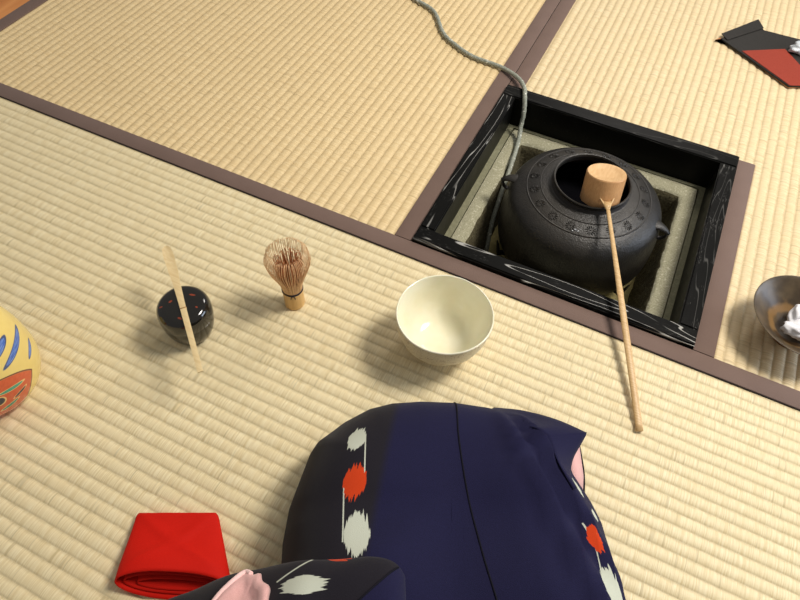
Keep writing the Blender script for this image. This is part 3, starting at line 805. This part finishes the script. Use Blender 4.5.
# free corner of the front panel standing out beyond the right knee
E_ = spline([(.120, .3365, .040), (.150, .3240, .062), (.182, .3070, .080), (.2080, .2895, .091), (.2110, .2860, .092), (.2040, .2740, .093), (.1930, .2560, .094), (.1890, .240, .092), (.190, .220, .086)], 6)
I_ = spline([(.110, .315, 0), (.128, .300, 0), (.146, .285, 0), (.158, .275, 0), (.162, .268, 0), (.165, .258, 0), (.168, .245, 0), (.172, .230, 0), (.178, .210, 0)], 6)
bm = bmesh.new(); g_ = []
for p, q in zip(E_, I_):
    q = Vector((q.x, q.y, lap_z(q.x, q.y)-.0022)); row = []
    for k in range(9):
        f = k/8; r_ = q.lerp(p, f); r_.z = max(r_.z, lap_z(r_.x, r_.y) - .0022 + .0045*sm(f, 0, .6) if k < 8 and edge_d(r_) > .012 else -1); row.append(bm.verts.new(r_))
    g_.append(row)
for a, b in zip(g_, g_[1:]):
    for k in range(8): bm.faces.new((a[k], a[k+1], b[k+1], b[k]))
o = link('front_panel', bm, M_kim, person); md = o.modifiers.new('s', 'SOLIDIFY'); md.thickness = .0012; md.offset = -1

# left sleeve: a flattened bag of cloth lying over the left thigh
SC = [(.0185, .108), (.016, .119), (.006, .1275), (-.012, .1300), (-.037, .127), (-.075, .1245), (-.105, .121), (-.137, .115), (-.165, .106), (-.195, .094), (-.235, .07), (-.255, .02), (-.24, -.06), (-.16, -.12), (-.05, -.13), (.0, -.07), (.018, .0), (.021, .06)]
sp_ = [Vector(p).to_3d() for p in SC]; n_s = len(sp_); sl = []
for i in range(n_s):
    a, b, c, d = sp_[i-1], sp_[i], sp_[(i+1) % n_s], sp_[(i+2) % n_s]
    for k in range(6):
        q = k/6; sl.append(.5*((2*b)+(c-a)*q+(2*a-5*b+4*c-d)*q*q+(3*b-3*c+d-a)*q**3))
def s_base(x, v):   # underside rests on the lap, hangs a little beyond it
    return interp(x, [(-.26, .085), (-.18, .105), (-.12, .132), (-.06, .158), (0, .162), (.03, .160)]) + .02*sm(v, .12, -.05)
def s_top(x, v, f):
    w = .030*(1-(1-min(1, f/.5))**2.2)**.5 if f > 0 else 0
    w += .0025*mnoise.noise(Vector((x*30, v*30, 5)))*min(1, f*4)
    w += min(1, f*5)*(ridge(x, v, -.02, .12, -.14, .05, .009, .004) - ridge(x, v, .010, .09, -.10, .02, .010, .003))
    return s_base(x, v) + w
cen = [Vector((max(-.19, min(-.03, p.x*.8-.02)), .02, 0)) for p in sl]
bm = bmesh.new(); tops, bots = [], []
for f in (0, .015, .04, .08, .14, .22, .32, .44, .58, .74, .9):
    rt, rb = [], []
    for p, c in zip(sl, cen):
        q = p.lerp(c, f); rt.append(bm.verts.new((q.x, q.y, s_top(q.x, q.y, f)+.0015))); 
        if f: rb.append(bm.verts.new((q.x, q.y, s_base(q.x, q.y) - .006*min(1, f*8))))
    tops.append(rt); bots.append(rb if f else rt)
for a, b in zip(tops, tops[1:]): bridge(bm, a, b)
for a, b in zip(bots, bots[1:]): bridge(bm, a, b)
bm.faces.new(tops[-1]); bm.faces.new(bots[-1][::-1])
M_slv = Mat('dark_patterned_sleeve_cloth', rough=.9, sheen=.06, spec=.12); m = M_slv
wv = m.noise(m.x*1600, m.y*1600, m.z*1600, detail=0)
base = m.mix(wv, DARK, DARK2)
base = m.mix((m.x*.72 - m.y*.70 + .0765).step(-.001, .001), base, m.mix(wv, NAVY, NAVY2))
mt = mx([motif(m, m.y, m.x, .1005, -.0635, .0085, .017, -.1, seed=1.), thin_line(m, m.x, m.y, -.087, .1035, -.060, .1245)])
mo = motif(m, m.y, m.x, .1265, -.041, .0040, .011, .1, seed=3.)
m.color(m.mix(mo, m.mix(mt, base, KW), KO)); m.bump(wv, .0005, .4)
slv = link('kimono_sleeve', bm, M_slv, person)
# pink lining turned out at the wrist opening, on top of the sleeve
from mathutils.bvhtree import BVHTree
bv = BVHTree.FromPolygons([v.co[:] for v in slv.data.vertices], [p.vertices[:] for p in slv.data.polygons])
def on_s(x, v):
    h = bv.ray_cast(Vector((x, v, .5)), Vector((0, 0, -1)))[0]; return h.z if h else s_base(x, v)
PC = [(-.146, .070), (-.136, .092), (-.128, .104), (-.118, .1150), (-.110, .1125), (-.104, .1135), (-.100, .106), (-.0925, .101), (-.0905, .092), (-.094, .065)]
pp = [Vector(p).to_3d() for p in PC]; n_p = len(pp); pl = []
for i in range(n_p):
    a, b, c, d = pp[i-1], pp[i], pp[(i+1) % n_p], pp[(i+2) % n_p]
    for k in range(4):
        q = k/4; pl.append(.5*((2*b)+(c-a)*q+(2*a-5*b+4*c-d)*q*q+(3*b-3*c+d-a)*q**3))
bm = bmesh.new(); rg = []; cc = Vector((-.113, .088, 0))
for f in (0, .06, .14, .26, .42, .6, .8, .95):
    r_ = []
    for p in pl:
        q = p.lerp(cc, f); zz = on_s(q.x, q.y)
        h = .0085*(1-(1-min(1, f/.28))**2)**.5 - .0050*sm(f, .22, .7) + .002*mnoise.noise(Vector((q.x*130, q.y*90, 1)))*min(1, f*6)
        r_.append(bm.verts.new((q.x, q.y, zz + (h if f else -.002))))
    rg.append(r_)
for a, b in zip(rg, rg[1:]): bridge(bm, a, b)
bm.faces.new(rg[-1]); bm.faces.new(rg[0][::-1])
slin = link('sleeve_lining', bm, M_pink, person); slin['label'] = 'pink lining turned out at sleeve opening'
ep = spline([(-.142, .078, 0), (-.134, .0935, 0), (-.126, .1045, 0), (-.118, .1135, 0), (-.112, .1115, 0)], 6)
tube('lining_rim', [(p.x, p.y, on_s(p.x, p.y)+.0060) for p in ep], .0024, M_pinkedge, person, 10)
# seam at the sleeve's end
es = spline([(.0115, .1205, 0), (.003, .112, 0), (-.010, .0990, 0), (-.028, .0810, 0), (-.05, .058, 0)], 8)
tube('sleeve_seam', [(p.x, p.y, on_s(p.x, p.y)) for p in es], .0009, M_navyedge, person, 8)

# ------------------------------------------------------------------ light
def area(name, loc, target, sx, sy, power, col):
    l = bpy.data.lights.new(name, 'AREA'); l.shape = 'RECTANGLE'; l.size = sx; l.size_y = sy; l.energy = power; l.color = col
    o = bpy.data.objects.new(name, l); COL.objects.link(o); o.location = loc
    o.rotation_euler = (Vector(target)-Vector(loc)).to_track_quat('-Z', 'Y').to_euler(); return o
area('ceiling_lamp', (1.07, .62, 1.93), (.05, 0, 0), .58, .58, 46, (1.0, .94, .86))
area('window_light', (2.0, .8, .62), (.2, .2, .0), .9, .8, 15, (.70, .82, 1.0))
area('far_lamp', (.2, 2.6, 2.0), (.1, .1, 0), .6, .6, 16, (1.0, .93, .87))
wd = bpy.data.worlds.new('world'); scn.world = wd; wd.use_nodes = True
bg = wd.node_tree.nodes['Background']; bg.inputs[0].default_value = (1.0, .97, .93, 1); bg.inputs[1].default_value = .27
